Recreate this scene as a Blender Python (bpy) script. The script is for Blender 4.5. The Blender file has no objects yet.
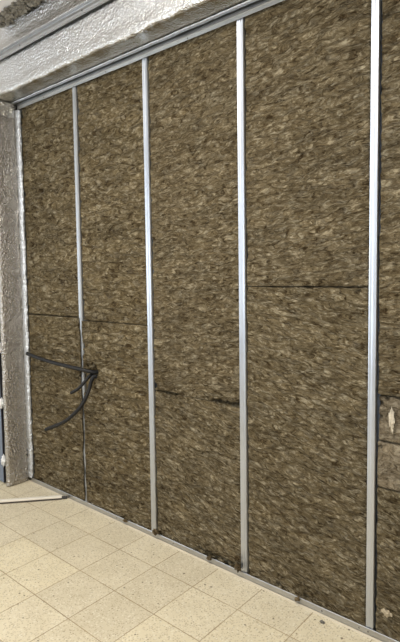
import bpy, bmesh, math, random
from mathutils import Vector, Matrix, noise
random.seed(7)
scn = bpy.context.scene
COL = scn.collection
STUD = 0.6
H = 2.5416          # lower edge of the top track flange
TOP = 2.578         # underside of the boxed beam
CEIL = 3.0

# ---------------------------------------------------------------- helpers
def mesh_obj(name, verts, faces, mat, parent=None, loc=(0, 0, 0), smooth=False):
    me = bpy.data.meshes.new(name)
    me.from_pydata([tuple(v) for v in verts], [], faces)
    me.validate(); me.update()
    if smooth:
        for p in me.polygons: p.use_smooth = True
    if mat: me.materials.append(mat)
    o = bpy.data.objects.new(name, me)
    COL.objects.link(o)
    o.location = loc
    if parent: o.parent = parent
    return o

def tag(o, label=None, cat=None, group=None, kind=None):
    if label: o['label'] = label
    if cat: o['category'] = cat
    if group: o['group'] = group
    if kind: o['kind'] = kind
    return o

def empty(name, loc=(0, 0, 0)):
    o = bpy.data.objects.new(name, None)
    COL.objects.link(o); o.location = loc
    o.empty_display_size = .05
    return o

def box_vf(x0, x1, y0, y1, z0, z1, v, f):
    b = len(v)
    v += [(x0, y0, z0), (x1, y0, z0), (x1, y1, z0), (x0, y1, z0), (x0, y0, z1), (x1, y0, z1), (x1, y1, z1), (x0, y1, z1)]
    f += [(b, b+3, b+2, b+1), (b+4, b+5, b+6, b+7), (b, b+1, b+5, b+4), (b+1, b+2, b+6, b+5), (b+2, b+3, b+7, b+6), (b+3, b, b+4, b+7)]

def boxes(name, L, mat, parent=None, loc=(0, 0, 0)):
    v, f = [], []
    for b in L: box_vf(*b, v, f)
    return mesh_obj(name, v, f, mat, parent, loc)

def extrude(name, prof, axis, a, b, n, mat, parent=None, loc=(0, 0, 0), thick=0.0, wob=None, smooth=False):
    """open profile (2D points) swept along an axis; wob(p, t) may displace a vertex"""
    v, f = [], []
    m = len(prof)
    for i in range(n + 1):
        t = a + (b - a) * i / n
        for (p, q) in prof:
            if axis == 'x': P = Vector((t, p, q))
            elif axis == 'z': P = Vector((p, q, t))
            if wob: P = wob(P)
            v.append(P)
    for i in range(n):
        for j in range(m - 1):
            k = i * m + j
            f.append((k, k + 1, k + m + 1, k + m))
    o = mesh_obj(name, v, f, mat, parent, loc, smooth)
    if thick:
        s = o.modifiers.new('thickness', 'SOLIDIFY'); s.thickness = thick; s.offset = 0
    return o

def lathe_path(name, pts, rad, mat, parent=None, seg=14, ridge=0.0, pitch=.008, caps=True):
    """round tube along a smooth path; ridge makes it corrugated"""
    P = [Vector(p) for p in pts]
    def cr(t):
        n = len(P) - 1; i = min(int(t * n), n - 1); u = t * n - i
        p0, p1, p2, p3 = P[max(i-1, 0)], P[i], P[i+1], P[min(i+2, n)]
        return .5 * ((2*p1) + (p2-p0)*u + (2*p0-5*p1+4*p2-p3)*u*u + (3*p1-p0-3*p2+p3)*u*u*u)
    length = sum((P[i+1]-P[i]).length for i in range(len(P)-1))
    n = max(8, int(length / pitch * 2)) if ridge else max(12, int(length / .01))
    C = [cr(i / n) for i in range(n + 1)]
    v, f = [], []
    up = Vector((0, 0, 1))
    for i, c in enumerate(C):
        d = (C[min(i+1, n)] - C[max(i-1, 0)]).normalized()
        s = d.cross(up)
        if s.length < 1e-4: s = Vector((1, 0, 0))
        s.normalize(); w = s.cross(d)
        r = rad + (ridge if i % 2 else 0)
        for k in range(seg):
            a = 2 * math.pi * k / seg
            v.append(c + (s * math.cos(a) + w * math.sin(a)) * r)
    for i in range(n):
        for k in range(seg):
            a = i * seg + k; b = i * seg + (k + 1) % seg
            f.append((a, b, b + seg, a + seg))
    if caps:      # hollow open end: an inner wall that goes a little way in
        for (base, i0, sgn) in ((0, 0, 1), (n * seg, n, -1)):
            c = C[i0]; inn = C[i0 + sgn * min(3, n)]
            r1 = len(v)
            for k in range(seg): v.append(c + (v[base + k] - c) * .72)
            r2 = len(v)
            for k in range(seg): v.append(inn + (v[base + k] - c) * .72)
            for k in range(seg):
                k2 = (k + 1) % seg
                f.append((base + k, base + k2, r1 + k2, r1 + k)); f.append((r1 + k, r1 + k2, r2 + k2, r2 + k))
            f.append(tuple(r2 + k for k in range(seg)))
    return mesh_obj(name, v, f, mat, parent, smooth=not ridge)

def nz(x, y, z=0.0): return noise.noise(Vector((x, y, z)))

# ---------------------------------------------------------------- materials
def lin(c):
    return tuple((x / 255 / 12.92 if x / 255 <= .04045 else ((x / 255 + .055) / 1.055) ** 2.4) for x in c) + (1,)

class NT:
    def __init__(s, name):
        s.m = bpy.data.materials.new(name); s.m.use_nodes = True
        s.t = s.m.node_tree; s.n = s.t.nodes; s.b = s.n['Principled BSDF']
    def add(s, typ, **kw):
        o = s.n.new(typ)
        for k, v in kw.items(): setattr(o, k, v)
        return o
    def l(s, a, b): s.t.links.new(a, b)
    def math(s, op, a, b=None, clamp=False):
        o = s.add('ShaderNodeMath', operation=op); o.use_clamp = clamp
        for i, q in enumerate((a, b)):
            if q is None: continue
            if isinstance(q, (int, float)): o.inputs[i].default_value = q
            else: s.l(q, o.inputs[i])
        return o.outputs[0]
    def coord(s, scale=(1, 1, 1), rand=True):
        tc = s.add('ShaderNodeTexCoord'); mp = s.add('ShaderNodeMapping'); mp.inputs['Scale'].default_value = scale
        out = tc.outputs['Object']
        if rand:
            oi = s.add('ShaderNodeObjectInfo'); va = s.add('ShaderNodeVectorMath', operation='ADD')
            m = s.math('MULTIPLY', oi.outputs['Random'], 37.0)
            cb = s.add('ShaderNodeCombineXYZ'); s.l(m, cb.inputs[0]); s.l(m, cb.inputs[2])
            s.l(out, va.inputs[0]); s.l(cb.outputs[0], va.inputs[1]); out = va.outputs[0]
        s.l(out, mp.inputs['Vector']); return mp.outputs[0]
    def noise(s, vec, scale, detail=3, rough=.5, dist=0):
        o = s.add('ShaderNodeTexNoise'); s.l(vec, o.inputs['Vector'])
        o.inputs['Scale'].default_value = scale; o.inputs['Detail'].default_value = detail
        o.inputs['Roughness'].default_value = rough; o.inputs['Distortion'].default_value = dist
        return o.outputs['Fac']
    def voro(s, vec, scale, out='Distance', feature='F1', rnd=1):
        o = s.add('ShaderNodeTexVoronoi', feature=feature); s.l(vec, o.inputs['Vector'])
        o.inputs['Scale'].default_value = scale; o.inputs['Randomness'].default_value = rnd
        return o.outputs[out]
    def ramp(s, fac, stops, interp='LINEAR'):
        o = s.add('ShaderNodeValToRGB'); s.l(fac, o.inputs[0]); e = o.color_ramp.elements
        o.color_ramp.interpolation = interp
        while len(e) < len(stops): e.new(.5)
        for i, (p, c) in enumerate(stops):
            e[i].position = p; e[i].color = c if len(c) == 4 else lin(c)
        return o.outputs[0]
    def mix(s, fac, a, b, mode='MIX'):
        o = s.add('ShaderNodeMix', data_type='RGBA', blend_type=mode)
        for i, q in ((0, fac), (6, a), (7, b)):
            if hasattr(q, 'links'): s.l(q, o.inputs[i])
            else: o.inputs[i].default_value = q
        return o.outputs[2]
    def bump(s, h, strength, dist, prev=None):
        o = s.add('ShaderNodeBump'); o.inputs['Strength'].default_value = strength; o.inputs['Distance'].default_value = dist
        s.l(h, o.inputs['Height'])
        if prev: s.l(prev, o.inputs['Normal'])
        return o.outputs[0]
    def done(s, color=None, rough=None, metal=0, normal=None, spec=None):
        i = s.b.inputs
        if color is not None:
            if hasattr(color, 'links'): s.l(color, i['Base Color'])
            else: i['Base Color'].default_value = color
        if rough is not None:
            if hasattr(rough, 'links'): s.l(rough, i['Roughness'])
            else: i['Roughness'].default_value = rough
        i['Metallic'].default_value = metal
        if normal: s.l(normal, i['Normal'])
        if spec is not None: i['Specular IOR Level'].default_value = spec
        return s.m

def wool_material(name, dark, mid, light, flake, stretch=(1, 1, 2.6), flake_amt=.8, tilt=0):
    t = NT(name)
    ge = t.add('ShaderNodeNewGeometry'); m0 = t.add('ShaderNodeMapping'); m0.inputs['Rotation'].default_value = (0, tilt, 0); t.l(ge.outputs['Position'], m0.inputs['Vector'])
    m1 = t.add('ShaderNodeMapping'); m1.inputs['Scale'].default_value = stretch; t.l(m0.outputs[0], m1.inputs['Vector']); v = m1.outputs[0]
    wn = t.add('ShaderNodeTexNoise'); t.l(v, wn.inputs['Vector']); wn.inputs['Scale'].default_value = 13; wn.inputs['Detail'].default_value = 3
    va = t.add('ShaderNodeVectorMath', operation='MULTIPLY_ADD')
    t.l(wn.outputs['Color'], va.inputs[0]); va.inputs[1].default_value = (.07, 0, .16); t.l(v, va.inputs[2])
    vv = va.outputs[0]
    n1 = t.noise(vv, 24, 8, .72, .9)
    n3 = t.noise(vv, 62, 4, .7, .5)
    n2 = t.noise(v, 4.0, 3, .55)
    m = t.math('ADD', t.math('MULTIPLY', n1, .62), t.math('MULTIPLY', n3, .38))
    base = t.ramp(m, [(.415, dark), (.485, mid), (.515, mid), (.595, light)])
    tone = t.ramp(n2, [(.3, (.72, .72, .72, 1)), (.7, (1.22, 1.22, 1.22, 1))])
    base = t.mix(1.0, base, tone, 'MULTIPLY')
    # torn flocks of several sizes, only some of them pale and some dark
    h = t.math('MULTIPLY', m, 1.2)
    for sc, hi, lo, amt in ((22, .45, .55, .6), (44, .50, .60, .85)):
        vo = t.add('ShaderNodeTexVoronoi', feature='SMOOTH_F1'); t.l(vv, vo.inputs['Vector'])
        vo.inputs['Scale'].default_value = sc; vo.inputs['Smoothness'].default_value = .5
        sp = t.add('ShaderNodeSeparateColor'); t.l(vo.outputs['Color'], sp.inputs[0])
        near = t.ramp(vo.outputs['Distance'], [(.10, (1, 1, 1, 1)), (.52, (0, 0, 0, 1))])
        frag = t.ramp(n3, [(.36, (0, 0, 0, 1)), (.58, (1, 1, 1, 1))])
        pick = t.ramp(sp.outputs[0], [(hi, (0, 0, 0, 1)), (hi + .2, (1, 1, 1, 1))])
        fl = t.math('MULTIPLY', t.math('MULTIPLY', t.math('MULTIPLY', pick, near), frag), amt * flake_amt)
        base = t.mix(fl, base, lin(flake))
        deep = t.ramp(sp.outputs[1], [(lo, (0, 0, 0, 1)), (lo + .2, (1, 1, 1, 1))])
        base = t.mix(t.math('MULTIPLY', t.math('MULTIPLY', deep, near), .65), base, lin(dark))
        h = t.math('ADD', h, t.math('MULTIPLY', fl, .35))
    nb = t.bump(h, 1.0, .03)
    return t.done(base, .95, 0, nb, .1)

WOOL = wool_material('mineral_wool', (60, 47, 28), (112, 98, 73), (165, 151, 123), (193, 181, 154), (.8, 1, 2.7), .8, math.radians(6))
WOOL_LOW = wool_material('mineral_wool_lower', (62, 49, 30), (115, 101, 75), (169, 155, 127), (195, 183, 156), (.8, 1, 2.9), .85, math.radians(-12))
WOOL_LEFT = wool_material('mineral_wool_left', (57, 44, 26), (109, 95, 69), (160, 146, 118), (188, 176, 150), (.62, 1, 2.0), .8)
WOOL_PALE = wool_material('mineral_wool_offcut', (88, 76, 58), (134, 120, 98), (164, 151, 128), (184, 172, 150), (1, 1, 1.8), .35)
WOOL_TUFT = wool_material('wool_tuft', (70, 56, 36), (116, 98, 70), (150, 132, 102), (180, 164, 136), (1, 1, 1))

def steel(name, col, rough, bump=.15):
    t = NT(name)
    v = t.coord((1, 1, .25))
    n = t.noise(v, 22, 3)
    c = t.ramp(n, [(.3, tuple(x * .90 for x in lin(col)[:3]) + (1,)), (.7, lin(col))])
    n2 = t.noise(v, 7, 2)
    r = t.ramp(n2, [(.3, (rough*.85,)*3 + (1,)), (.7, (rough*1.2,)*3 + (1,))])
    return t.done(c, r, 1.0, t.bump(n2, bump, .004))
STEEL = steel('galvanised_steel', (203, 208, 217), .40)
STEEL_TRACK = steel('galvanised_track_steel', (190, 190, 190), .42)
STEEL_DULL = steel('dull_galvanised_steel', (188, 190, 192), .5)

def foil(name, col, rough, wr=.5, weave=.5):
    t = NT(name)
    v = t.coord((1, 1, 1))
    a = t.noise(v, 7, 4, .6, .8)
    b = t.noise(v, 95, 2, .7)
    d = t.voro(v, 75)
    cr = t.voro(v, 8, 'Distance', 'DISTANCE_TO_EDGE')
    crs = t.ramp(cr, [(0, (1, 1, 1, 1)), (.03, (0, 0, 0, 1))])
    n = t.bump(a, wr, .02)
    n = t.bump(t.math('ADD', b, t.math('MULTIPLY', d, .5)), weave, .008, n)
    n = t.bump(crs, .08, .003, n)
    c = t.ramp(b, [(.35, tuple(x * .80 for x in lin(col)[:3]) + (1,)), (.62, lin(col))])
    r = t.ramp(t.noise(v, 5, 3), [(.3, (rough * .8,) * 3 + (1,)), (.7, (rough * 1.25,) * 3 + (1,))])
    return t.done(c, r, 1.0, n)
FOIL = foil('reflective_foil', (244, 244, 244), .22, .4, 1.0)
FOIL_TAUT = foil('taut_foil', (208, 204, 192), .2, .12, .25)
FOIL_COL = foil('pillar_foil', (190, 185, 178), .24, .4, 1.0)
FOIL_TAPE = foil('foil_tape', (232, 236, 242), .35, .6, .9)
FOIL_CRUMPLE = foil('crumpled_foil', (228, 226, 220), .22, 1.0, .8)

def plain(name, col, rough=.8, var=.06, scale=12, bump=.1):
    t = NT(name); v = t.coord()
    n = t.noise(v, scale, 5, .6)
    c0 = lin(col)
    c = t.ramp(n, [(.3, tuple(x * (1 - var) for x in c0[:3]) + (1,)), (.7, tuple(x * (1 + var) for x in c0[:3]) + (1,))])
    return t.done(c, rough, 0, t.bump(n, bump, .01))
PLASTER = plain('painted_plaster', (222, 216, 205))
BACKM = plain('cool_white_paint', (206, 210, 216))
CEILM = plain('ceiling_paint', (238, 234, 232))
BRICK = plain('rough_block_wall', (84, 74, 62), .9, .2, 20, .5)
CONC = plain('concrete_core', (150, 146, 138), .9, .15)
MORTAR = plain('broken_mortar', (132, 126, 114), .95, .45, 38, 1.0)
CABLE = plain('black_conduit_plastic', (11, 9, 10), .6, .15, 40, .05)
DOORM = plain('grey_door_paint', (112, 120, 134), .5, .05)
DARK = plain('dark_gap_shade', (24, 22, 24), .8)  # near-black colour standing for the shade in the gap by the door
FOAMM = plain('white_foam', (236, 234, 230), .8, .05, 60, .4)
BARM = plain('pale_painted_metal', (226, 218, 202), .45, .04)
DARKMETAL = plain('dark_fitting', (46, 42, 38), .5)
SCREWM = steel('screw_steel', (120, 116, 110), .4)

# floor: terrazzo tiles of about 25 cm, aligned with the wall
T, TX, TY = 0.2526, 0.3978, -0.214
def floor_material():
    t = NT('terrazzo_tiles')
    tc = t.add('ShaderNodeTexCoord'); sx = t.add('ShaderNodeSeparateXYZ'); t.l(tc.outputs['Object'], sx.inputs[0])
    def axis(o, off):
        u = t.math('DIVIDE', t.math('SUBTRACT', o, off), T)
        fr = t.math('FRACT', u); cell = t.math('FLOOR', u)
        d = t.math('ABSOLUTE', t.math('SUBTRACT', fr, .5))       # .5 at the joint
        return d, cell
    dx, cxn = axis(sx.outputs[0], TX); dy, cyn = axis(sx.outputs[1], TY)
    j = t.math('MAXIMUM', dx, dy)
    wob = t.noise(tc.outputs['Object'], 30, 2)
    jj = t.math('ADD', j, t.math('MULTIPLY', t.math('SUBTRACT', wob, .5), .006))
    joint = t.ramp(jj, [(.4895, (0, 0, 0, 1)), (.4955, (1, 1, 1, 1))])
    cb = t.add('ShaderNodeCombineXYZ'); t.l(cxn, cb.inputs[0]); t.l(cyn, cb.inputs[1])
    wn = t.add('ShaderNodeTexWhiteNoise', noise_dimensions='3D'); t.l(cb.outputs[0], wn.inputs['Vector'])
    tile = t.ramp(wn.outputs['Value'], [(0, (207, 195, 168)), (.55, (215, 203, 175)), (1, (219, 206, 174))])
    n = t.noise(tc.outputs['Object'], 7, 4, .6)
    tile = t.mix(1.0, tile, t.ramp(n, [(.3, (.93, .92, .90, 1)), (.7, (1.04, 1.04, 1.04, 1))]), 'MULTIPLY')
    wv = t.add('ShaderNodeVectorMath', operation='MULTIPLY_ADD')
    ns = t.add('ShaderNodeTexNoise'); t.l(tc.outputs['Object'], ns.inputs['Vector']); ns.inputs['Scale'].default_value = 60
    t.l(ns.outputs['Color'], wv.inputs[0]); wv.inputs[1].default_value = (.012,)*3; t.l(tc.outputs['Object'], wv.inputs[2])
    for sc, thr, rad, col, amt in ((95, .66, .36, (166, 148, 118), .55), (75, .88, .26, (120, 102, 78), .6), (120, .70, .40, (178, 162, 134), .6), (80, .74, .36, (226, 218, 198), .6), (30, .97, .16, (84, 70, 54), .8)):
        vo = t.add('ShaderNodeTexVoronoi', voronoi_dimensions='2D'); t.l(wv.outputs[0], vo.inputs['Vector']); vo.inputs['Scale'].default_value = sc
        sp = t.add('ShaderNodeSeparateColor'); t.l(vo.outputs['Color'], sp.inputs[0])
        a = t.math('GREATER_THAN', sp.outputs[0], thr)
        b = t.ramp(vo.outputs['Distance'], [(rad * .6, (1, 1, 1, 1)), (rad, (0, 0, 0, 1))])
        tile = t.mix(t.math('MULTIPLY', t.math('MULTIPLY', a, b), amt), tile, lin(col))
    jc = t.noise(tc.outputs['Object'], 3.2, 3)
    jcol = t.ramp(jc, [(.35, (122, 98, 66)), (.65, (158, 134, 98))])
    jf = t.math('MULTIPLY', joint, t.math('ADD', .45, t.math('MULTIPLY', t.noise(tc.outputs['Object'], 5, 4, .7), .7)), True)
    c = t.mix(jf, tile, jcol)
    return t.done(c, .55, 0, t.bump(t.math('SUBTRACT', 1.0, joint), .25, .002), .3)
FLOORM = floor_material()

# ---------------------------------------------------------------- the room
X0, X1, Y0 = -2.6, 5.0, -2.9
def struct(o): o['kind'] = 'structure'; return o
struct(boxes('floor', [(X0 - .2, X1 + .2, Y0 - .2, .25, -.12, 0)], FLOORM))
struct(boxes('ceiling', [(X0 - .2, X1 + .2, Y0 - .2, .25, CEIL, CEIL + .15)], CEILM))
struct(boxes('wall_front', [(-.035, X1 + .2, .062, .25, 0, CEIL)], BRICK))
struct(boxes('wall_left', [(X0 - .2, X0, Y0, .25, 0, CEIL)], PLASTER))
struct(boxes('wall_right', [(X1, X1 + .2, Y0, .06, 0, CEIL)], PLASTER))
# back wall behind the camera with two window openings
W = [(-2.3, -.25), (2.5, 4.5)]; WZ0, WZ1 = .75, 2.45
L = [(X0, X1, Y0 - .2, Y0, 0, WZ0), (X0, X1, Y0 - .2, Y0, WZ1, CEIL), (X0, W[0][0], Y0 - .2, Y0, WZ0, WZ1), (W[0][1], W[1][0], Y0 - .2, Y0, WZ0, WZ1), (W[1][1], X1, Y0 - .2, Y0, WZ0, WZ1)]
struct(boxes('wall_back', L, BACKM))
for i, (a, b) in enumerate(W):
    m = (a + b) / 2; s = .05
    struct(boxes('window_%d' % (i + 1), [(a, b, Y0 - .12, Y0 - .06, WZ0, WZ0 + s), (a, b, Y0 - .12, Y0 - .06, WZ1 - s, WZ1), (a, a + s, Y0 - .12, Y0 - .06, WZ0 + s, WZ1 - s),
        (b - s, b, Y0 - .12, Y0 - .06, WZ0 + s, WZ1 - s), (m - s, m + s, Y0 - .12, Y0 - .06, WZ0 + s, WZ1 - s)], PLASTER))
# concrete core of the boxed beam and of the pillar, left part of the front wall with a door
struct(boxes('trim_1', [(X0, X1, -.150, .06, TOP + .022, CEIL)], CONC))
struct(boxes('trim_2', [(-.061, -.036, -.150, .25, 0, TOP + .02)], CONC))
struct(boxes('wall_front_left', [(X0, -1.02, -.150, .25, 0, TOP + .02), (-1.02, -.063, -.06, .25, 2.1, TOP + .02)], PLASTER))
struct(boxes('wall_recess', [(-1.02, -.063, .02, .25, 0, 2.1)], DARK))  # dark backdrop, gives the gap its shade by colour
d = boxes('door_1', [(-1.0, -.106, -.156, -.116, .012, 2.09)], DOORM); struct(d)
boxes('door_gap_shade', [(-.1055, -.0985, -.160, -.112, .012, 2.09)], DARK, d)  # dark strip put in place of the shadow gap beside the door

# ---------------------------------------------------------------- studs
def stud(x, z0, z1, label, mat=STEEL, w=.0178):
    r = empty('metal_stud', (x, 0, z0)); tag(r, label, 'metal stud', 'vertical metal studs')
    h = z1 - z0; t = .0012
    # face flange with rounded, slightly raised edges
    prof = [(-w, .010), (-w, .001), (-w + .0016, -.0030), (-w + .0036, -.0022), (-.004, -.0018), (0, -.0006), (.004, -.0018), (w - .0036, -.0022), (w - .0016, -.0030), (w, .001), (w, .010)]
    extrude('face_flange', prof, 'z', 0, h, 60, mat, r, thick=t)
    # web on one side and the inner flange of the C profile
    extrude('web', [(-w, .0115), (-w, .024), (-w + .001, .030), (-w, .036), (-w, .047)], 'z', 0, h, 8, mat, r, thick=t)
    extrude('rear_flange', [(-w + .001, .0482), (w, .0482), (w, .040)], 'z', 0, h, 8, mat, r, thick=t)
    return r
stud(STUD * 1 + .003, .004, TOP - .004, 'slim metal stud passing behind the black conduits, its lower half partly hidden by wool', STEEL_DULL, .0155)
stud(STUD * 2, .004, TOP - .004, 'thin upright metal stud, the first one right of the black conduits')
stud(STUD * 3, .004, TOP - .004, 'upright metal stud in the middle, meeting the dark split in the wool at its left')
stud(STUD * 4, .004, TOP - .004, 'widest and nearest upright metal stud at the right, screwed into the floor track', STEEL, .0153)

def screw(x, y, z, parent, r=.0035):
    v, f = [], []
    n = 10
    for (rr, yy) in ((r, 0), (r, -.0008), (r * .7, -.0022)):
        for k in range(n):
            a = 2 * math.pi * k / n; v.append((x + rr * math.cos(a), y + yy, z + rr * math.sin(a)))
    for i in range(2):
        for k in range(n): f.append((i*n+k, i*n+(k+1) % n, (i+1)*n+(k+1) % n, (i+1)*n+k))
    # cross recess: centre pushed back
    c = len(v); v.append((x, y - .0008, z))
    for k in range(n): f.append((2*n+k, 2*n+(k+1) % n, c))
    f.append(tuple(range(n)))
    return mesh_obj('screw', v, f, SCREWM, parent)

# ---------------------------------------------------------------- floor track and top track
def rag(amp, s):
    def w(P):
        q = P.copy(); q.z += amp * nz(P.x * s, 3.3); q.y += amp * .5 * nz(P.x * s * .7, 9.1); return q
    return w
ft = empty('floor_track', (0, 0, 0)); tag(ft, 'grey metal floor track running along the foot of the wool wall', 'metal track')
extrude('front_flange', [(-.0075, .0015), (-.0075, .026), (-.0062, .0278)], 'x', -.005, 3.05, 240, STEEL_TRACK, ft, thick=.0014, wob=rag(.0012, 6))
extrude('base_web', [(-.0066, .0012), (.0545, .0012)], 'x', -.005, 3.05, 6, STEEL_TRACK, ft, thick=.001)
extrude('rear_flange', [(.055, .0015), (.055, .030)], 'x', -.005, 3.05, 6, STEEL_TRACK, ft, thick=.001)
for x in (2.397, 2.36, 2.2, 2.09, 1.35, .9): screw(x, -.0083, .015 + .004 * nz(x * 9, 1), ft)
# plaster dust and sealant line where the track meets the tiles
o = extrude('sealant_line', [(-.0100, .0022), (-.0180, .0016), (-.022, .0004)], 'x', -.02, 3.05, 300, plain('dusty_sealant', (204, 192, 168), .9), ft, thick=.0006,
            wob=lambda P: Vector((P.x, P.y + (.004 * nz(P.x * 14, 5) if P.y < -.015 else 0), P.z)))
tt = empty('top_track', (0, 0, H)); tag(tt, 'bright metal top track fixed under the foil-wrapped beam', 'metal track')
extrude('front_flange', [(-.0075, .0355), (-.0075, .022), (-.0100, .0190), (-.0075, .016), (-.0075, 0)], 'x', -.012, 3.05, 240, STEEL_TRACK, tt, thick=.0014, wob=rag(.0010, 5))
extrude('top_web', [(-.0066, .0355), (.0545, .0355)], 'x', -.012, 3.05, 6, STEEL_TRACK, tt, thick=.001)
extrude('rear_flange', [(.055, .0345), (.055, .005)], 'x', -.012, 3.05, 6, STEEL_TRACK, tt, thick=.001)
# sealing strip between the track and the beam foil
extrude('sealing_strip', [(-.026, .0375), (-.027, .0335), (-.033, .0325), (-.040, .0325), (-.046, .0330), (-.0485, .0372)], 'x', -.012, 3.05, 300, FOIL_TAPE, tt, thick=.001,
        wob=lambda P: Vector((P.x, P.y + (.004 * nz(P.x * 9, 2) if P.y < -.02 else 0), P.z + .0015 * nz(P.x * 25, 7))))
for x in (.3, .9, 1.5): screw(x, -.0083, .009, tt)

# ---------------------------------------------------------------- mineral wool batts
def batt(x0, x1, z0, z1, label, mat=WOOL, dents=(), lipR=None, lipL=None, amp=1.0, front=.004, round_edge=.010, joint=.006, step=.0055, cat='insulation batt', topjit=.0006, fadeB=None, fadeT=None, slots=()):
    nx = max(4, int((x1 - x0) / step)); nzz = max(4, int((z1 - z0) / step))
    cx = (x0 + x1) / 2
    sd = x0 * 7.3 + (z0 * 5 if not fadeB and not fadeT else 0)
    v, f = [], []
    for j in range(nzz + 1):
        for i in range(nx + 1):
            x = x0 + (x1 - x0) * i / nx; z = z0 + (z1 - z0) * j / nzz
            wx = x + .03 * nz(x * 7, z * 7, 1.9); wz = z + .03 * nz(x * 6 + 9, z * 6, sd)
            h = .0070 * nz(wx * 12 + sd, wz * 34, sd) + .0065 * nz(wx * 30 + sd, wz * 84, 4.7) + .0045 * nz(x * 3, z * 4 + sd, 2) + .0040 * nz(wx * 62, wz * 150, sd)
            e = min(x - x0, x1 - x); ez = min(z - z0, z1 - z)
            y = front - h * amp
            re = round_edge * (.7 + .8 * nz(z * 14, sd, 1))
            if e < re: y += (1 - e / re) ** 2 * .008
            rz = joint * (.6 + 1.0 * nz(x * 12, sd, 6))
            fd = fadeB if z - z0 < .1 else (fadeT if z1 - z < .1 else None)
            if ez < rz: y += (1 - ez / rz) ** 2 * .009 * (fd(x) if fd else 1)
            for (sx0, sx1, sz, hz, dd) in slots:
                zc = sz + .004 * nz(x * 14, 2.2) ; hh_ = hz * (.75 + .8 * nz(x * 30, 5.1))
                if sx0 < x < sx1 and abs(z - zc) < hh_ + .003: y += dd * min(1, max(0, (hh_ + .003 - abs(z - zc)) / .003)) * min(1, (x - sx0) / .02, (sx1 - x) / .012 if sx1 < 1.77 else 1)
            for (dx, dz, dr, dd) in dents:
                q = ((x - dx) ** 2 + ((z - dz)) ** 2) / dr ** 2
                if q < 6: y += dd * math.exp(-q * 1.3) * (1 + .5 * nz(x * 50, z * 50, 3))
            y = max(y, -.0135 if (e < .03) else -.02)
            y = min(y, .050)
            if z > H - .004 or z < .028: y = max(y, -.0035)
            px, pz = x, z
            if i in (0, nx): px += (1 if i == 0 else -1) * .0015 * (1 + nz(z * 30, sd, 8))
            if j == 0: pz += topjit * (1 + nz(x * 16, sd, 2.5))
            if j == nzz: pz -= topjit * (1 + nz(x * 16, sd + 3, 2.5))
            if i == nx and lipR:
                q = lipR(z); 
                if q > 0: px = x1 + q; y = -.0065 - .003 * abs(nz(z * 60, 1, 1))
            if i == nx - 1 and lipR and lipR(z) > 0: y = min(y, -.008)
            if i == 0 and lipL:
                q = lipL(z)
                if q > 0: px = x0 - q; y = -.0065 - .003 * abs(nz(z * 60, 2, 1))
            if i == 1 and lipL and lipL(z) > 0: y = min(y, -.008)
            v.append((px - cx, y, pz - z0))
    m = nx + 1
    for j in range(nzz):
        for i in range(nx):
            k = j * m + i; f.append((k, k + 1, k + m + 1, k + m))
    # rim: step back behind the lips, then to the rear face
    rim = [i for i in range(m)] + [j * m + nx for j in range(1, nzz + 1)] + [nzz * m + i for i in range(nx - 1, -1, -1)] + [j * m for j in range(nzz - 1, 0, -1)]
    a0 = len(v)
    for k in rim:
        X, Y, Z = v[k]; X = min(max(X, x0 - cx + .0008), x1 - cx - .0008); v.append((X, max(Y, -.0048), Z))
    b0 = len(v)
    for k in rim:
        X, Y, Z = v[k]; X = min(max(X, x0 - cx + .0008), x1 - cx - .0008); v.append((X, .052, Z))
    n = len(rim)
    for q in range(n):
        r = (q + 1) % n
        f.append((rim[r], rim[q], a0 + q, a0 + r)); f.append((a0 + r, a0 + q, b0 + q, b0 + r))
    f.append(tuple(b0 + q for q in range(n)))
    o = mesh_obj('insulation_batt', v, f, mat, None, (cx, 0, z0), smooth=True)
    tag(o, label, cat, 'mineral wool batts')
    return o

E_ = .0185
def S(i): return i * STUD - (-.003 if i == 1 else 0)
def f_split(x): return 1 if x < 1.385 or x > 1.60 else .1
def f_thin(x): return .9 if x > 1.93 else .05
def f_faint(x): return .35 + .3 * nz(x * 20, 1)
def lip1(z):   # wool that spills over the lower half of the first stud
    if z > 1.45: return 0
    q = .017 + .010 * nz(z * 9, 4.4) + .004 * nz(z * 40, 1.2)
    if z > 1.05: q -= (z - 1.05) * .03
    return max(0, q)
def lip1l(z):
    if z > 1.4: return 0
    q = .003 + .008 * nz(z * 8, 14.4) + .004 * nz(z * 40, 3.2)
    return max(0, q)
ZB, ZT = .004, TOP - .006
B0, B0R = .013, S(1) - E_
batt(B0, B0R, ZB, 1.172, 'lower brown wool batt of the narrow corner bay, under the black conduit stretched across it', WOOL_LEFT, lipR=lip1,
     dents=[(.555, .83, .022, .04), (.56, .80, .018, .03), (.05, .84, .02, .03), (.04, .78, .015, .03), (.53, .86, .015, .03), (.545, 1.0, .012, .02), (.56, 1.08, .010, .02), (.47, 1.168, .012, .02)])
batt(B0, B0R, 1.177, ZT, 'upper brown wool batt of the corner bay, beside the foil-wrapped pillar', WOOL_LEFT, dents=[(.56, 2.0, .01, .02), (.03, 2.5, .02, .02)])
batt(S(1) + E_, S(2) - E_, ZB, 1.158, 'lower brown wool batt that the three black conduits come out of', WOOL_LEFT, fadeT=f_faint, lipL=lip1l,
     dents=[(.712, .862, .024, .055), (.66, .845, .020, .05), (.64, .88, .014, .03), (.69, .90, .012, .03), (.64, .34, .01, .02), (1.165, .05, .02, .02)])
batt(S(1) + E_, S(2) - E_, 1.162, ZT, 'upper brown wool batt above the conduit hole, between the two slimmest studs', WOOL_LEFT, fadeB=f_faint,  dents=[(.63, 2.4, .012, .02), (1.17, 2.2, .010, .03), (1.17, 1.6, .01, .03)])
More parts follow.
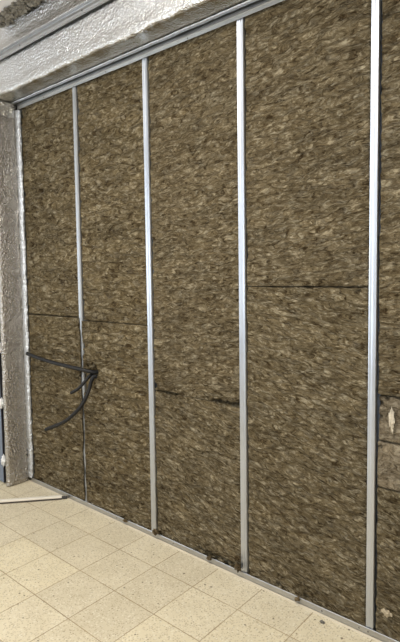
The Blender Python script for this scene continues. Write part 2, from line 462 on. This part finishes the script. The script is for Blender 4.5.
# the joint of the third bay is split open at both ends only
batt(S(2) + E_, S(3) - E_, ZB, .812, 'lower brown wool batt below the dark split, ragged along the floor track', WOOL_LOW, slots=[(1.60, 1.79, .815, .009, .045), (1.235, 1.39, .812, .004, .045), (1.50, 1.79, .036, .008, .045)], fadeT=f_split, 
     dents=[(1.74, .815, .014, .05), (1.70, .818, .012, .05), (1.66, .822, .012, .05), (1.775, .82, .014, .05), (1.62, .825, .01, .04), (1.26, .81, .010, .05), (1.30, .812, .009, .05), (1.34, .812, .008, .04), (1.38, .815, .007, .03),
            (1.50, .006, .016, .03), (1.56, .006, .02, .035), (1.62, .008, .018, .035), (1.68, .008, .020, .04), (1.74, .010, .022, .045), (1.77, .03, .012, .04), (1.24, .02, .012, .03)])
batt(S(2) + E_, S(3) - E_, .814, ZT, 'tall brown wool batt above the dark split, between second and third stud', slots=[(1.60, 1.79, .815, .009, .045), (1.235, 1.39, .812, .004, .045)], fadeB=f_split, 
     dents=[(1.74, .818, .010, .04), (1.70, .822, .010, .04), (1.66, .822, .009, .04), (1.775, .83, .014, .05), (1.225, .84, .012, .04), (1.23, .98, .008, .03), (1.775, 1.35, .008, .03), (1.775, 2.05, .01, .03)])
batt(S(3) + E_, S(4) - E_, ZB, 1.371, 'lower brown wool batt of the widest bay, below its thin horizontal joint', WOOL_LOW, fadeT=f_thin, 
     dents=[(2.0, 1.374, .007, .03), (2.05, 1.374, .007, .03), (2.1, 1.373, .006, .025), (2.13, 1.372, .006, .03), (2.2, 1.373, .006, .03), (2.25, 1.373, .006, .03), (2.3, 1.373, .007, .03), (1.95, 1.373, .006, .03), (1.98, .03, .014, .03), (2.12, .03, .014, .03), (2.34, 1.36, .008, .02)])
batt(S(3) + E_, S(4) - E_, 1.374, ZT, 'upper brown wool batt of the widest bay, above its thin horizontal joint', fadeB=f_thin, 
     dents=[(2.34, 2.27, .02, .012), (2.23, 2.34, .014, .012), (2.28, 2.01, .02, .010)])
BX = 2.985
b_low = batt(S(4) + E_, BX, ZB, .601, 'bottom wool batt at the right edge, from the floor track up to the stacked offcuts', WOOL_LOW, step=.0055)
batt(S(4) + E_, BX, .604, .783, 'smooth paler wool offcut right of the nearest stud, lower of the two', WOOL_PALE, amp=.45,  dents=[(2.43, .76, .010, .03)])
b_off = batt(S(4) + E_ + .004, BX, .787, .960, 'smooth paler wool offcut with a whitish torn scar, upper of the two', WOOL_PALE, amp=.45,  front=.006, dents=[(2.43, .93, .010, .04), (2.43, .88, .008, .03), (2.455, .955, .01, .02)])
batt(S(4) + E_, BX, .964, ZT, 'tall wool batt at the right edge, above the two stacked offcuts', dents=[(2.43, 2.352, .008, .04), (2.445, 2.356, .007, .03), (2.46, 2.362, .006, .03), (2.43, 2.1, .01, .02)])

# tufts
def tuft(name, loc, size, seed, mat, label, cat='wool scrap', group='loose wool scraps'):
    bm = bmesh.new(); bmesh.ops.create_icosphere(bm, subdivisions=4, radius=1)
    for q in bm.verts:
        n = q.co.normalized()
        k = 1 + .75 * nz(n.x * 1.7 + seed, n.y * 1.7, n.z * 1.7) + .6 * nz(n.x * 4 + seed, n.y * 4, n.z * 4) + .35 * nz(n.x * 12, n.y * 12 + seed, n.z * 12)
        q.co = Vector((n.x * size[0] * k, n.y * size[1] * k, n.z * size[2] * k))
    me = bpy.data.meshes.new(name); bm.to_mesh(me); bm.free()
    for p in me.polygons: p.use_smooth = True
    me.materials.append(mat)
    o = bpy.data.objects.new(name, me); COL.objects.link(o); o.location = loc
    return tag(o, label, cat, group)
tuft('wool_scrap', (1.768, -.014, .088), (.012, .010, .010), 1, WOOL_TUFT, 'small torn wool clump clinging low on the left side of the middle stud')
tuft('wool_scrap', (1.775, -.020, .048), (.014, .012, .014), 2, WOOL_TUFT, 'ragged wool clump on the floor track at the foot of the middle stud')
tuft('wool_scrap', (1.60, -.019, .030), (.014, .008, .007), 3, WOOL_TUFT, 'little wool scrap draped over the floor track midway between second and third stud')
tuft('wool_scrap', (.985, -.019, .028), (.014, .008, .006), 4, WOOL_TUFT, 'tiny wool scrap on the floor track between first and second stud')
tuft('wool_scrap', (1.228, -.017, .040), (.016, .010, .013), 5, WOOL_TUFT, 'wool scrap lodged at the foot of the second stud')
tuft('wool_scrap', (2.09, -.017, .024), (.010, .008, .007), 6, WOOL_TUFT, 'dark wool speck on the floor track below the widest bay')
tuft('wool_scar', (2.478, -.0060, .878), (.008, .0035, .034), 7, plain('torn_white_wool', (196, 184, 162), .9, .2, 80, .8), 'whitish torn fibre scar on the upper offcut at the right edge', 'fibre scar', None)
tuft('wool_scar', (2.47, -.010, .125), (.018, .007, .010), 8, plain('torn_pale_wool', (176, 160, 132), .9, .2, 80, .8), 'pale torn fibre patch near the floor, right of the nearest stud', 'fibre scar', None)
for q, b in zip([o for o in COL.objects if o.name.startswith('wool_scar')], (b_off, b_low)):
    q.parent = b; q.location = q.location - b.location
    del q['category']
tuft('mortar_crumb', (2.227, -.058, .005), (.008, .006, .005), 9, MORTAR, 'small dark mortar crumb on the tiles in front of the widest bay', 'mortar crumb', None)

# ---------------------------------------------------------------- foil on beam and pillar
def arc(cx, cy, r, a0, a1, n):
    return [(cx + r * math.cos(math.radians(a0 + (a1 - a0) * i / n)), cy + r * math.sin(math.radians(a0 + (a1 - a0) * i / n))) for i in range(n + 1)]
SO = TOP + .004
prof = [(-.038, SO), (-.055, SO), (-.08, SO), (-.105, SO), (-.13, SO)] + arc(-.160, SO + .016, .016, 270, 165, 6) + [(-.1735, SO + .030), (-.1705, SO + .040), (-.1675, SO + .052), (-.1655, SO + .066)] + [(-.165, SO + .066 + i * .0150) for i in range(1, 9)] + [(-.165, 2.783)]
def beam_w(P):
    q = P.copy()
    edge = math.exp(-((P.y + .165) ** 2 + (P.z - SO - .006) ** 2) / .0009)
    w = .010 * nz(P.x * 4.2, 1.5) + .005 * nz(P.x * 13, 4.5) + .0022 * nz(P.x * 45, 2.5)
    q.z += edge * w; q.y -= edge * .5 * (.008 * nz(P.x * 6, 8) + .003 * nz(P.x * 50, 12))
    if P.z > SO + .03: q.y -= .003 * (1 + nz(P.x * 3.5, P.z * 8, 2)) + .0012 * nz(P.x * 22, P.z * 30, 4)
    elif P.y > -.15: q.z += max(0, .0012 * (1 + nz(P.x * 6, P.y * 30, 6)))
    return q
o = extrude('beam_foil', prof, 'x', -.045, X1 - .01, 700, FOIL, None, (0, 0, 0), .002, beam_w, True)
o.data.materials.append(FOIL_TAUT)
for p in o.data.polygons:
    if p.center.y > -.158 and p.center.z < SO + .006: p.material_index = 1
tag(o, 'silvery reflective foil wrapped around the boxed beam above the wool wall', 'reflective foil', 'reflective foil sheets')
prof = [(-.176, 2.832), (-.1860, 2.833), (-.1855, 2.840), (-.181, 2.850), (-.177, 2.862), (-.173, 2.874), (-.169, 2.887), (-.167, 2.900)] + [(-.167 + .0 * i, 2.900 + .0145 * i) for i in range(1, 7)]
def up_w(P):
    q = P.copy(); q.y -= .0035 * (1 + nz(P.x * 5, P.z * 14, 7)) + .0016 * nz(P.x * 26, P.z * 30, 4)
    if P.z > 2.98: q.z += .006 * nz(P.x * 12, 1.1)
    return q
o = extrude('upper_foil', prof, 'x', -.045, X1 - .01, 600, FOIL, None, (0, 0, 0), .0015, up_w, True)
tag(o, 'dull silver foil strip above the metal channel, reaching the broken mortar edge', 'reflective foil', 'reflective foil sheets')

ch = empty('ceiling_channel', (0, 0, 2.785)); tag(ch, 'long grey metal channel screwed along the foil beam near the ceiling', 'metal channel')
extrude('channel_profile', [(-.196, .000), (-.1810, .000), (-.1798, .008), (-.1828, .021), (-.1798, .034), (-.1810, .0425), (-.198, .0430)], 'x', -.05, X1 - .02, 200, STEEL_TRACK, ch, thick=.0014)
for x in (.33, .93, 1.5): screw(x, -.1835, .021, ch, .005)

# pillar: side face towards the room's right, rounded corner, narrow front face
PX = -.031
prof = [(PX, .0), (PX, -.02), (PX, -.04), (PX, -.06), (PX, -.08), (PX, -.10), (PX, -.12), (PX, -.138)] + arc(PX - .015, -.152, .015, 0, -90, 5) + [(-.050, -.167), (-.056, -.166), (-.062, -.160), (-.063, -.152)]
def pil_w(P):
    q = P.copy()
    q.x += .0025 * (1 + nz(P.y * 14, P.z * 4, 3)) * (1 if P.y > -.14 else .6) + .0012 * nz(P.y * 30, P.z * 26, 5)
    if P.y < -.13: q.y += -.002 - .003 * nz(P.z * 7, 2.2) - .0016 * nz(P.z * 34, 7)
    if P.z < .02: q.z = max(.002, q.z + .006 * nz(P.y * 25, P.x * 25, 9))
    return q
o = extrude('pillar_foil', prof, 'z', .004, TOP - .004, 380, FOIL_COL, None, (0, 0, 0), .002, pil_w, True)
tag(o, 'tall dull foil sheet wrapped around the pillar left of the wool wall', 'reflective foil', 'reflective foil sheets')

# bright rolled strip in the corner between pillar and wool
prof = [(.010, .004)] + [(-.0245 + .0335 * math.cos(a), .000 + .034 * math.sin(a) * 1.0 - .004) for a in [math.radians(-q) for q in (5, 20, 35, 50, 65, 80)]]
prof = [(.0105, .010), (.0108, .002), (.0095, -.004), (.007, -.009), (.002, -.013), (-.004, -.0155), (-.011, -.017), (-.019, -.017), (-.0275, -.015)]
def cs_w(P):
    q = P.copy(); k = .0022 * nz(P.z * 7, 1.3) + .0016 * nz(P.z * 40, P.x * 60, 3.3) + .0012 * nz(P.z * 90, P.y * 80, 5)
    q.x += k if P.x < .009 else -.0005; q.y -= k + .0015; return q
o = extrude('corner_foil_strip', prof, 'z', .03, H - .006, 620, FOIL_TAPE, None, (0, 0, 0), .0015, cs_w, True)
tag(o, 'bright wrinkled foil strip running up the corner between pillar and wool', 'foil strip')

# crumpled foil flap at the head of the pillar
v, f = [], []; n1, n2 = 60, 46
for j in range(n2 + 1):
    for i in range(n1 + 1):
        y = -.178 + .150 * i / n1; z = 2.485 + .088 * j / n2
        if j == 0: z += .010 * nz(y * 20, 1) 
        x = -.026 + .010 * abs(nz(y * 16, z * 22, 3)) + .006 * nz(y * 40, z * 60, 5)
        v.append((x, y, z))
for j in range(n2):
    for i in range(n1):
        k = j * (n1 + 1) + i; f.append((k, k + 1, k + n1 + 2, k + n1 + 1))
o = mesh_obj('crumpled_foil_flap', v, f, FOIL_CRUMPLE, None, smooth=False)
s = o.modifiers.new('thickness', 'SOLIDIFY'); s.thickness = .0015; s.offset = 0
tag(o, 'crumpled silver foil flap where the pillar meets the beam', 'foil flap')

# ---------------------------------------------------------------- broken mortar under the ceiling
mm = empty('mortar_remnant', (.45, -.216, 2.993)); tag(mm, 'rough lumps of broken brown mortar along the ceiling edge at top left', 'broken mortar')
random.seed(3)
x = .140; k = 0
while x < .95:
    w = random.uniform(.030, .055)
    bm = bmesh.new(); bmesh.ops.create_icosphere(bm, subdivisions=4, radius=1)
    sd = random.random() * 60
    sz = (w * 1.05, random.uniform(.030, .044), random.uniform(.022, .030))
    for q in bm.verts:
        n = q.co.normalized()
        kk = 1 + .7 * nz(n.x * 1.6 + sd, n.y * 1.6, n.z * 1.6) + .6 * nz(n.x * 4 + sd, n.y * 4, n.z * 4) + .3 * nz(n.x * 11, n.y * 11 + sd, n.z * 11)
        q.co = Vector((n.x * sz[0] * kk, n.y * sz[1] * kk, n.z * sz[2] * kk))
    me = bpy.data.meshes.new('lump'); bm.to_mesh(me); bm.free()
    me.materials.append(MORTAR)
    o = bpy.data.objects.new('lump', me); COL.objects.link(o); o.parent = mm
    o.location = (x + w - .45, random.uniform(-.016, .004), random.uniform(-.014, -.002))
    x += w * 1.75; k += 1

# ---------------------------------------------------------------- black conduits
def conduit(pts, rad, label, seed=0):
    c = lathe_path('electrical_conduit', pts, rad, CABLE, ridge=rad * .10, pitch=.006)
    return tag(c, label, 'electrical conduit', 'black conduits coming out of the wool')
conduit([(.742, .014, .858), (.729, -.004, .856), (.670, -.024, .861), (.556, -.042, .872), (.415, -.060, .884), (.253, -.070, .900), (.114, -.078, .921)], .0108,
        'longest black conduit, stretched left across the corner bay towards the pillar')
conduit([(.684, .014, .834), (.689, -.006, .834), (.690, -.034, .815), (.666, -.054, .779), (.637, -.070, .750), (.590, -.080, .724)], .0088,
        'short black conduit stub pointing down left between the two longer ones')
conduit([(.722, .014, .826), (.722, -.008, .828), (.731, -.035, .806), (.735, -.060, .753), (.699, -.075, .679), (.645, -.088, .618), (.537, -.100, .541), (.358, -.112, .463)], .0105,
        'curved black conduit hanging down in an arc, the lowest of the three')

# ---------------------------------------------------------------- thin metal bar on the floor
A = Vector((.425, -.022, .0)); Bq = Vector((-.417, -1.02, .0))
bar = empty('metal_bar', tuple(A)); tag(bar, 'thin pale metal bar lying on the tiles, one end against the floor track', 'metal bar')
d = (Bq - A); L = d.length; ang = math.atan2(d.y, d.x); bar.rotation_euler = (0, 0, ang)
w2 = .013
v, f = [], []
n = 40
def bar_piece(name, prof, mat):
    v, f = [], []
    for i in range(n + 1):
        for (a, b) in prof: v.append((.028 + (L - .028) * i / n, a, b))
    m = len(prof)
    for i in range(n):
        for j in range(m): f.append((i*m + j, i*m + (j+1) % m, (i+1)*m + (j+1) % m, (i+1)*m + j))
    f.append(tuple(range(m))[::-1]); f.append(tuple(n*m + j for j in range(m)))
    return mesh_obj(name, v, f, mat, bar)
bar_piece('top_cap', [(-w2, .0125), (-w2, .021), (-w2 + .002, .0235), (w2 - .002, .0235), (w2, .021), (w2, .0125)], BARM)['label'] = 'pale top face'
bar_piece('lower_profile', [(-w2 + .003, .0008), (-w2 + .003, .0125), (w2 - .003, .0125), (w2 - .003, .009), (w2 - .006, .006), (w2 - .003, .003), (w2 - .003, .0008)], plain('shade_toned_underside', (70, 60, 50), .6))['label'] = 'underside strip coloured as shade'  # side of the bar coloured dark to stand for its shade
lathe_path('end_fitting', [(.034, 0, .010), (.020, 0, .010), (.008, 0, .009), (-.006, 0, .009)], .0085, DARKMETAL, bar, 12)['label'] = 'dark end fitting'

# ---------------------------------------------------------------- white foam dabs in the gap beside the door
for (z, lab) in ((.955, 'white foam dab at the left photo edge, highest of the three beside the pillar'),
                 (.575, 'white foam dab at the left photo edge, middle one of the three beside the pillar'),
                 (.175, 'white foam dab at the left photo edge, lowest of the three near the floor')):
    o = tuft('foam_dab', (-.080, -.168, z), (.013, .013, .034 if z > .9 else .030), z * 9, FOAMM, lab, 'foam dab', 'white foam dabs in the door gap')

# ---------------------------------------------------------------- light
def area(name, loc, rot, sx, sy, power, col):
    l = bpy.data.lights.new(name, 'AREA'); l.shape = 'RECTANGLE'; l.size = sx; l.size_y = sy; l.energy = power; l.color = col
    o = bpy.data.objects.new(name, l); COL.objects.link(o); o.location = loc; o.rotation_euler = rot
    return o
for i, (a, b) in enumerate(W):      # daylight coming in through the two windows
    area('daylight_%d' % i, ((a + b) / 2, Y0 - .14, (WZ0 + WZ1) / 2), (math.radians(90), 0, 0), b - a, WZ1 - WZ0, 27 * (b - a), (.84, .92, 1.0))
area('added_fill_light', (1.7, -1.6, CEIL - .03), (0, 0, 0), 1.2, .3, 70, (1.0, .96, .90))  # unseen fill light added under the ceiling, no fixture
w = bpy.data.worlds.new('sky'); scn.world = w; w.use_nodes = True
w.node_tree.nodes['Background'].inputs[0].default_value = (.75, .86, 1.0, 1); w.node_tree.nodes['Background'].inputs[1].default_value = .65

# ---------------------------------------------------------------- camera
f_px, yaw, pit, rol = 521.8257, -.7283, -.0688, -.0154
C = Vector((3.1765, -1.9466, 1.4364))
fw = Vector((math.sin(yaw) * math.cos(pit), math.cos(yaw) * math.cos(pit), math.sin(pit)))
rt = Vector((math.cos(yaw), -math.sin(yaw), 0)); up = rt.cross(fw)
c_, s_ = math.cos(rol), math.sin(rol)
r2 = rt * c_ + up * s_; u2 = -rt * s_ + up * c_
cam = bpy.data.cameras.new('camera'); co = bpy.data.objects.new('camera', cam); COL.objects.link(co)
co.matrix_world = Matrix(((r2.x, u2.x, -fw.x, C.x), (r2.y, u2.y, -fw.y, C.y), (r2.z, u2.z, -fw.z, C.z), (0, 0, 0, 1)))
cam.sensor_fit = 'HORIZONTAL'; cam.sensor_width = 36; cam.lens = f_px / 400 * 36
cam.shift_x = 16.54 / 400; cam.shift_y = -11.82 / 400
cam.clip_start = .02
scn.camera = co
vs = scn.view_settings
vs.view_transform = 'Standard'; vs.look = 'None'; vs.gamma = 1; vs.use_curve_mapping = False; vs.exposure = 0.0
